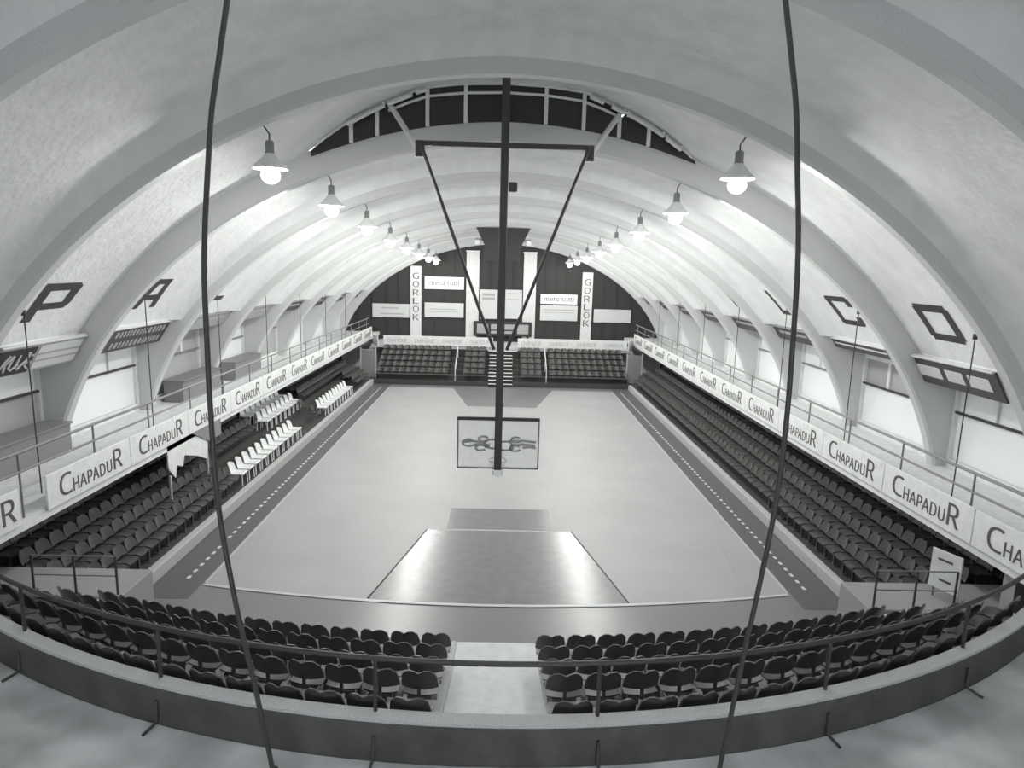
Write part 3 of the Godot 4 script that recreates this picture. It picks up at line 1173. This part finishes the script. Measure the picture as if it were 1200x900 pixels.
# ==================================================================== hoardings under the springing
func build_hoardings():
	for s in [-1, 1]:
		for k in range(1, 9):
			var za: float = RIBS[k] + (0.95 if k > 1 else 1.35)
			var zb: float = RIBS[k + 1] - 0.34
			var side := "P and A" if s < 0 else "C and O"
			var lab := "advertising sign under the vault, %s from the end wall, side of letters %s" % [ORD[8 - k], side]
			if s < 0 and k == 1: lab = "advertising sign with white script on black beside a pale panel, under the letter P"
			if s < 0 and k == 2: lab = "two-tier dark advertising sign under the letter A"
			if s > 0 and k == 1: lab = "dark advertising sign with three pale panels under the letter O"
			if s > 0 and k == 2: lab = "thin dark double advertising sign under the letter C"
			var y1 := 5.80
			var y0 := 5.10 if k <= 2 else 5.3
			if s > 0 and k == 2: y0 = 5.48
			var zm := (za + zb) / 2
			var x1 := vault_x(zm, y1, 0.5) - 0.02
			var x0 := vault_x(zm, y0, 0.5) - 0.02
			var t := thing("advertising_sign", lab, "sign", Vector3(s * x0, y0, -zm))
			var up := Vector3(s * (x1 - x0), y1 - y0, 0).normalized()
			var along := Vector3(0, 0, 1.0 if s > 0 else -1.0)          # reader's left to right
			var bas := Basis(along, up, along.cross(up))                # z of the basis points into the hall
			var W: float = zb - za
			var H := Vector2(x1 - x0, y1 - y0).length()
			var light: bool = s < 0 and k in [3, 4]
			var st := stool()
			box(st, bas * Vector3(0, H / 2, -0.04), Vector3(W, H, 0.06), bas, 0.012)
			part("panel", st, M.sign_grey if light or (s < 0 and k == 1) else M.sign_dark, t)
			st = stool()
			box(st, bas * Vector3(0, H + 0.02, -0.02), Vector3(W, 0.05, 0.12), bas, 0.01)
			part("top_rail", st, M.sign_light if k <= 2 else M.grey_metal, t)
			# hangers back to the roof slab
			for e in [-0.4, 0.4]:
				st = stool()
				tube(st, [bas * Vector3(W * e, H * 0.9, -0.07), Vector3(bas.x.x * W * e + s * 0.2, EAVE - y0 + 0.03, bas.x.z * W * e)], 0.02, 5)
				part("hanger", st, M.grey_metal, t)
			if s < 0 and k == 1:
				st = stool()
				box(st, bas * Vector3(-W / 2 + 0.62, H * 0.46, 0.0), Vector3(1.2, H * 0.86, 0.02), bas)
				part("black_field", st, M.black, t)
				st = stool()
				for q in [[[0.12, 0.2], [0.2, 0.55], [0.3, 0.75]], [[0.3, 0.2], [0.25, 0.45], [0.42, 0.72]], [[0.42, 0.72], [0.4, 0.3], [0.5, 0.2], [0.66, 0.4]], [[0.62, 0.7], [0.6, 0.3], [0.7, 0.2], [0.88, 0.5], [0.92, 0.75]], [[0.88, 0.75], [0.9, 0.3], [1.02, 0.18]]]:
					var pts := []
					for c in q: pts.append(bas * Vector3(-W / 2 + 0.06 + c[0] * 1.05, c[1] * H, 0.015))
					tube(st, pts, 0.028, 5)
				part("white_script", st, M.sign_light, t)
				st = stool()
				box(st, bas * Vector3(0.62, H * 0.5, 0.0), Vector3(W - 1.4, H * 0.8, 0.02), bas)
				part("pale_field", st, M.sign_light, t)
				st = stool()
				for r in [[0.62, -0.5, 1.3], [0.38, -0.55, 1.45]]:
					box(st, bas * Vector3((r[1] + r[2]) / 2 + 0.1, H * r[0], 0.012), Vector3(r[2] - r[1], 0.06, 0.01), bas)
				part("faint_lettering", st, M.sign_grey, t)
			elif s < 0 and k == 2:
				for tier in 2:
					st = stool()
					var rng := RandomNumberGenerator.new()
					rng.seed = 40 + tier
					var u := -W / 2 + 0.35
					while u < W / 2 - 0.3:
						var w2 := rng.randf_range(0.08, 0.2)
						box(st, bas * Vector3(u + w2 / 2, H * (0.28 if tier == 0 else 0.74), 0.0), Vector3(w2 * 0.7, H * 0.24, 0.02), bas)
						u += w2 + 0.06
					part("pale_lettering", st, M.sign_grey, t).set_meta("kind", "stuff")
			elif s > 0 and k == 1:
				for c in [[-1.0, 1.0], [-0.02, 0.7], [0.85, 0.8]]:
					st = stool()
					box(st, bas * Vector3(c[0], H * 0.52, 0.0), Vector3(c[1] * 0.92, H * 0.42, 0.02), bas, 0.008)
					part("pale_field", st, M.sign_light, t)
			elif s > 0 and k == 2:
				st = stool()
				box(st, bas * Vector3(0, H * 0.55, 0.0), Vector3(W * 0.9, H * 0.12, 0.02), bas)
				part("pale_band", st, M.sign_light, t)
			else:
				st = stool()
				box(st, bas * Vector3(0, H * 0.62, 0.0), Vector3(W * 0.7, H * 0.16, 0.02), bas)
				part("pale_band", st, M.sign_grey, t)

# ==================================================================== white boards with lettering
func text_mesh(txt: String, height: float, depth := 0.012) -> TextMesh:
	var f := SystemFont.new()
	f.font_names = PackedStringArray(["Droid Sans"])
	var t := TextMesh.new()
	t.font = f
	t.text = txt
	t.font_size = 32
	t.pixel_size = height / 23.0
	t.depth = depth
	t.curve_step = 1.0
	t.horizontal_alignment = HORIZONTAL_ALIGNMENT_LEFT
	t.vertical_alignment = VERTICAL_ALIGNMENT_BOTTOM
	return t

func text_part(called: String, txt: String, height: float, m: Material, parent: Node, at: Vector3, bas: Basis, width := -1.0, centred := true):
	# cap height = height; baseline at the given point; squeezed to the width when one is given
	var t := text_mesh(txt, height)
	var bb := t.get_aabb()
	var sx := 1.0 if width < 0 else width / maxf(bb.size.x, 0.01)
	var shift := Vector3(-bb.position.x * sx - (bb.size.x * sx / 2 if centred else 0.0), -bb.position.y, 0)
	return put(called, t, m, parent, at + bas * shift, bas * Basis.from_scale(Vector3(sx, 1, 1)))

func build_boards():
	for s in [-1, 1]:
		var side := "P and A" if s < 0 else "C and O"
		var n := 12
		for i in n:
			var L := 3.12
			var z0 := (9.95 if s < 0 else 9.15) + 3.12 * i
			if s < 0 and i == 0: z0 = 9.75
			var z1 := z0 + L
			if s < 0 and i == 0: z1 = 12.35      # a gap follows
			if s < 0 and i == 1: z0 = 13.1
			var zm := (z0 + z1) / 2
			var t := thing("advertising_board", "%s white CHAPADUR board from the far end, side of letters %s" % [ORD[n - i - 1], side], "board", Vector3(s * 9.3, 2.70, -zm))
			var st := stool()
			box(st, Vector3(0, 0.37, 0), Vector3(0.05, 0.74, z1 - z0 - 0.02), Basis(), 0.012)
			var pn := part("panel", st, M.board, t)
			var along := Vector3(0, 0, 1.0 if s > 0 else -1.0)
			var bas := Basis(along, Vector3.UP, along.cross(Vector3.UP))
			var face := Vector3(-s * 0.028, 0, 0)
			var o := face + Vector3(0, 0.14, 0)
			var tw := 2.3 if z1 - z0 > 2.4 else 1.9
			text_part("lettering", "C", 0.46, M.print, pn, o + along * (-tw / 2), bas, 0.40, false)
			text_part("lettering", "HAPADU", 0.28, M.print, pn, o + along * (-tw / 2 + 0.44), bas, tw - 0.86, false)
			text_part("lettering", "R", 0.46, M.print, pn, o + along * (tw / 2 - 0.34), bas, 0.36, false)
	# far board, with its corners cut to the sides
	var far := thing("far_advertising_board", "long white lettered board across the front of the far gallery", "board", Vector3(0.2, 2.2, -47.0))
	for h in [[-8.6, -0.85], [0.9, 8.7]]:
		var st := stool()
		bx(st, h[0], h[1], 0.0, 0.68, 0.0, 0.06, 0.01)
		part("panel", st, M.board, far)
		for j in 4:
			var w: float = (h[1] - h[0]) / 4.0
			text_part("lettering", "CHAPADUR", 0.26, M.sign_grey, far, Vector3(h[0] + w * (j + 0.5), 0.2, 0.062), Basis(), w * 0.7)
	for s in [-1, 1]:
		var st := stool()
		box(st, Vector3(s * 8.95 - 0.1, 0.4, 0.6), Vector3(1.45, 0.7, 0.06), Basis(Vector3.UP, s * 1.15), 0.01)
		part("corner_panel", st, M.board, far)
	# white sill brackets at the head of the far stairs
	var st := stool()
	bx(st, -1.25, 0.9, -0.28, -0.2, 0.1, 0.16)
	bx(st, -1.25, -1.17, -0.28, 0.1, 0.1, 0.16)
	bx(st, 0.82, 0.9, -0.28, 0.1, 0.1, 0.16)
	part("stairhead_trim", st, M.white_metal, far)

# ==================================================================== railings
func build_rails():
	for s in [-1, 1]:
		var side := "P and A" if s < 0 else "C and O"
		var r := thing("gallery_railing", "grey two-bar railing along the gallery, side of letters %s" % side, "railing")
		var xr: float = s * 9.42
		for y in [3.68, 4.06]:
			var st := stool()
			tube(st, [Vector3(xr, y, -9.9), Vector3(xr, y, -30), Vector3(xr, y, -46.8)], 0.035 if y > 4 else 0.028, 8)
			part("rail", st, M.grey_metal, r)
		var z := 10.2
		while z < 46.9:
			var st := stool()
			tube(st, [Vector3(xr, GAL, -z), Vector3(xr, 4.06, -z)], 0.022, 6)
			part("post", st, M.grey_metal, r)
			z += 2.4
		# thin wires from the vault down to the gallery front
		for k in 7:
			var zw := 13.98 + 4.75 * k
			var x := 10.0
			var w := thing("suspension_wire", "%s thin dark wire from the parapet, hanging on the side of letters %s" % [ORD[k], side], "wire")
			var st := stool()
			var yt := vault_y(zw, x, 0.36)
			tube(st, [Vector3(s * x, GAL, -zw), Vector3(s * x, yt, -zw)], 0.014, 6)
			part("wire", st, M.dark_metal, w)
			st = stool()
			lathe(st, [Vector2(0.0, yt), Vector2(0.05, yt), Vector2(0.05, yt - 0.12), Vector2(0.0, yt - 0.12)], 8, Vector3(s * x, 0, -zw))
			part("ceiling_clip", st, M.dark_metal, w)
	# the bowed handrail on the parapet
	var r := thing("parapet_handrail", "dark bowed handrail on short posts along the parapet coping", "handrail")
	var pts := []
	for i in 49:
		var x := lerpf(-9.2, 9.2, i / 48.0)
		pts.append(Vector3(x, 3.81, arc_z(-6.30, 12.78, x)))
	var st := stool()
	tube(st, pts, 0.03, 8)
	part("rail", st, M.dark_metal, r)
	for x in [-8.2, -6.0, -3.85, -1.33, 1.03, 3.72, 5.95, 8.1]:
		st = stool()
		var zz := arc_z(-6.30, 12.78, x)
		tube(st, [Vector3(x, 3.2, zz), Vector3(x, 3.81, zz)], 0.022, 8)
		part("post", st, M.dark_metal, r)
		st = stool()
		var zo := arc_z(-6.18, 12.9, x)
		var d := Vector3(x, 0, 12.9 - sqrt(12.9 * 12.9 - x * x) * 1.0 + 12.9).normalized()
		var rad := Vector3(x, 0, sqrt(12.9 * 12.9 - x * x)).normalized()
		tube(st, [Vector3(x, 3.0, zo + 0.01), Vector3(x, 2.75, zo + 0.03), Vector3(x, 2.715, zo) + rad * 0.22], 0.018, 6)
		part("foot_strut", st, M.dark_metal, r)

# ==================================================================== banners and signs on the end wall
func wall_sign(x0: float, x1: float, y0: float, y1: float, label: String, m: Material, texts: Array):
	var t := thing("wall_sign", label, "sign", Vector3((x0 + x1) / 2, y0, -50.72))
	var st := stool()
	box(st, Vector3(0, (y1 - y0) / 2, 0), Vector3(x1 - x0, y1 - y0, 0.08), Basis(), 0.02)
	var pan := part("panel", st, m, t)
	for q in texts:
		if q[0] is String:
			text_part("lettering", q[0], q[2], M.print, pan, Vector3(0, q[1], 0.042), Basis(), (x1 - x0) * q[3])
		else:
			st = stool()
			bx(st, q[0], q[1], q[2], q[3], 0.04, 0.05)
			part("faint_line", st, M.sign_grey, pan)

func build_far_wall_items():
	for b in [[-7.0, -6.18, 2.2, 7.75, "P and A"], [5.95, 6.76, 2.2, 7.6, "C and O"]]:
		var t := thing("lettered_banner", "tall white banner lettered GORLOK downwards on the end wall, side of letters %s" % b[4], "banner", Vector3((b[0] + b[1]) / 2, b[2], -50.7))
		var st := stool()
		box(st, Vector3(0, (b[3] - b[2]) / 2, 0), Vector3(b[1] - b[0], b[3] - b[2], 0.05), Basis(), 0.015)
		var cloth := part("cloth", st, M.banner, t)
		for i in 6:
			text_part("lettering", "GORLOK"[i], 0.44, M.print, cloth, Vector3(0, 6.78 - b[2] - 0.62 * i - (0.0 if b[0] < 0 else 0.15), 0.028), Basis(), 0.46)
	for b in [[-2.8, -1.84, 2.2, 8.95, "P and A"], [1.5, 2.46, 2.2, 8.95, "C and O"]]:
		var t := thing("white_banner", "tall plain white banner beside the central posters, side of letters %s" % b[4], "banner", Vector3((b[0] + b[1]) / 2, b[2], -50.7))
		var st := stool()
		# slightly pleated cloth
		st.set_smooth_group(0)
		var w: float = b[1] - b[0]
		for i in 16:
			var xa := -w / 2 + w * i / 16.0
			var xb := -w / 2 + w * (i + 1) / 16.0
			var da := 0.025 * sin(i * PI / 2)
			var db := 0.025 * sin((i + 1) * PI / 2)
			quad(st, Vector3(xa, 0, da), Vector3(xb, 0, db), Vector3(xb, b[3] - b[2], db), Vector3(xa, b[3] - b[2], da))
		part("cloth", st, M.banner, t)
		st = stool()
		bx(st, -w / 2 - 0.05, w / 2 + 0.05, b[3] - b[2] - 0.06, b[3] - b[2] + 0.04, -0.06, 0.06, 0.01)
		part("top_rail", st, M.white_metal, t)
	wall_sign(-9.88, -7.08, 3.84, 4.88, "wide pale two-line sign beside the GORLOK banner on the side of P and A", M.sign_light, [[-0.7, 0.6, 0.68, 0.76], [-0.8, 1.0, 0.25, 0.32]])
	wall_sign(-5.93, -2.97, 6.05, 6.98, "white sign lettered mero sutti on the side of letters P and A", M.board, [["mero sutti", 0.3, 0.36, 0.74]])
	wall_sign(-5.93, -2.97, 3.94, 5.04, "blank pale sign below the mero sutti sign on the side of P and A", M.sign_light, [[-1.1, 0.9, 0.6, 0.65], [-1.2, 1.1, 0.4, 0.44]])
	wall_sign(-1.74, -0.4, 3.9, 6.12, "pale poster with a dark printed block in the middle of the end wall", M.sign_light, [[-0.5, 0.45, 1.75, 1.95], [-0.5, 0.45, 1.45, 1.65]])
	wall_sign(0.07, 1.43, 3.95, 6.15, "pale poster with thin ruled lines in the middle of the end wall", M.sign_light, [[-0.5, 0.5, 1.9, 1.95], [-0.5, 0.5, 1.45, 1.5]])
	wall_sign(2.83, 5.63, 5.16, 5.9, "white sign lettered mero sutti on the side of letters C and O", M.board, [["mero sutti", 0.2, 0.34, 0.8]])
	wall_sign(2.83, 5.68, 3.9, 5.06, "pale sign directly below the mero sutti sign on the side of C and O", M.sign_light, [[-1.2, 1.2, 0.8, 0.86], [-1.2, 1.2, 0.6, 0.64]])
	wall_sign(6.93, 9.77, 3.86, 4.86, "wide blank pale sign beside the GORLOK banner on the side of C and O", M.sign_light, [])
	# scoreboard
	var t := thing("scoreboard", "dark scoreboard with pale panels low on the end wall", "scoreboard", Vector3(0.02, 2.2, -50.5))
	var st := stool()
	bx(st, -2.2, 2.2, 0.45, 1.55, -0.1, 0.1, 0.03)
	var casing := part("casing", st, M.black, t)
	st = stool()
	bx(st, -2.0, -1.8, 0.0, 0.5, -0.06, 0.06)
	bx(st, 1.8, 2.0, 0.0, 0.5, -0.06, 0.06)
	part("stand", st, M.dark_metal, t)
	for c in [[-1.95, -1.1, 0.65, 1.35], [-0.9, -0.1, 0.95, 1.35], [-0.9, 0.9, 0.65, 0.85], [0.1, 0.9, 0.95, 1.35], [1.1, 1.95, 0.65, 1.35]]:
		st = stool()
		bx(st, c[0], c[1], c[2], c[3], 0.1, 0.12)
		part("display_panel", st, M.sign_grey, casing)

func build_small_things():
	# white notice board on the right-hand landing
	var dir := Vector3(0.17, 0, 0.42).normalized()
	var bas := Basis(dir, Vector3.UP, dir.cross(Vector3.UP))
	var t := thing("notice_board", "small white notice board with dark strokes on the landing", "sign", Vector3(9.0, 1.42, -12.45))
	var st := stool()
	box(st, bas * Vector3(0, 0.62, 0), Vector3(0.62, 0.82, 0.03), bas, 0.008)
	part("panel", st, M.board, t)
	for q in [[-0.02, 0.84, 0.3], [0.02, 0.42, 0.24]]:
		for sd in [0.018, -0.018]:
			st = stool()
			box(st, bas * Vector3(q[0], q[1], sd), Vector3(q[2], 0.045, 0.01), bas)
			part("dark_stroke", st, M.print, t)
	for e in [-0.22, 0.22]:
		st = stool()
		tube(st, [bas * Vector3(e, 0.0, -0.03), bas * Vector3(e, 0.95, -0.03)], 0.018, 6)
		part("leg", st, M.grey_metal, t)
	# grey desks standing on the left gallery
	for d in [[14.6, 17.3, "behind the gallery railing below the letter P"], [23.6, 26.8, "behind the gallery railing below the letter L"], [28.3, 31.4, "behind the gallery railing two bays beyond the letter A"]]:
		var k := thing("gallery_desk", "grey boxed desk %s" % d[2], "desk", Vector3(-11.78, GAL, -(d[0] + d[1]) / 2))
		var L: float = d[1] - d[0]
		st = stool()
		bx(st, -0.35, 0.35, 0.0, 0.75, -L / 2, L / 2, 0.01)
		part("body", st, M.desk, k)
		st = stool()
		bx(st, -0.4, 0.42, 0.75, 0.8, -L / 2 - 0.03, L / 2 + 0.03, 0.01)
		part("desk_top", st, M.grey_metal, k)
	# pale doorway screens in the far corners
	for s in [-1, 1]:
		var c := thing("corner_screen", "pale grey screen at the far end of the stand with %s" % ("white team chairs" if s < 0 else "unbroken black seats"), "screen", Vector3(s * 8.95, 0.0, -44.3))
		st = stool()
		box(st, Vector3(0, 1.25, 0), Vector3(1.1, 1.9, 0.08), Basis(), 0.02)
		part("panel", st, M.desk, c)
		for e in [-0.5, 0.5]:
			st = stool()
			bx(st, e - 0.04, e + 0.04, 0.0, 2.3, -0.06, 0.06)
			part("post", st, M.kerb, c)
	# stairway screen on the left side: pale panel under the boards
	var g := thing("stair_screen", "white screen with dark cut-outs under the gallery boards", "screen", Vector3(-9.38, 0.9, -19.4))
	st = stool()
	plate(st, PackedVector2Array([Vector2(-1.3, 1.8), Vector2(-1.25, 1.1), Vector2(-0.9, 0.75), Vector2(-0.8, 1.1), Vector2(-0.45, 0.95), Vector2(-0.3, 1.25), Vector2(0.5, 1.0), Vector2(0.95, 0.8), Vector2(1.2, 0.7), Vector2(1.3, 1.8)]), 0.04, Basis(Vector3(0, 0, -1), Vector3.UP, Vector3(1, 0, 0)), Vector3.ZERO)
	part("panel", st, M.board, g)
	st = stool()
	plate(st, PackedVector2Array([Vector2(0.1, 1.82), Vector2(2.2, 1.82), Vector2(2.2, 1.25), Vector2(1.3, 1.25)]), 0.03, Basis(Vector3(0, 0, -1), Vector3.UP, Vector3(1, 0, 0)), Vector3(0.045, 0, 0))
	part("grey_gusset", st, M.desk, g)
	st = stool()
	for e in [-1.2, 1.2]:
		bx(st, 0.0, 0.05, 0.2, 0.9, e - 0.03, e + 0.03)
	part("leg", st, M.kerb, g)
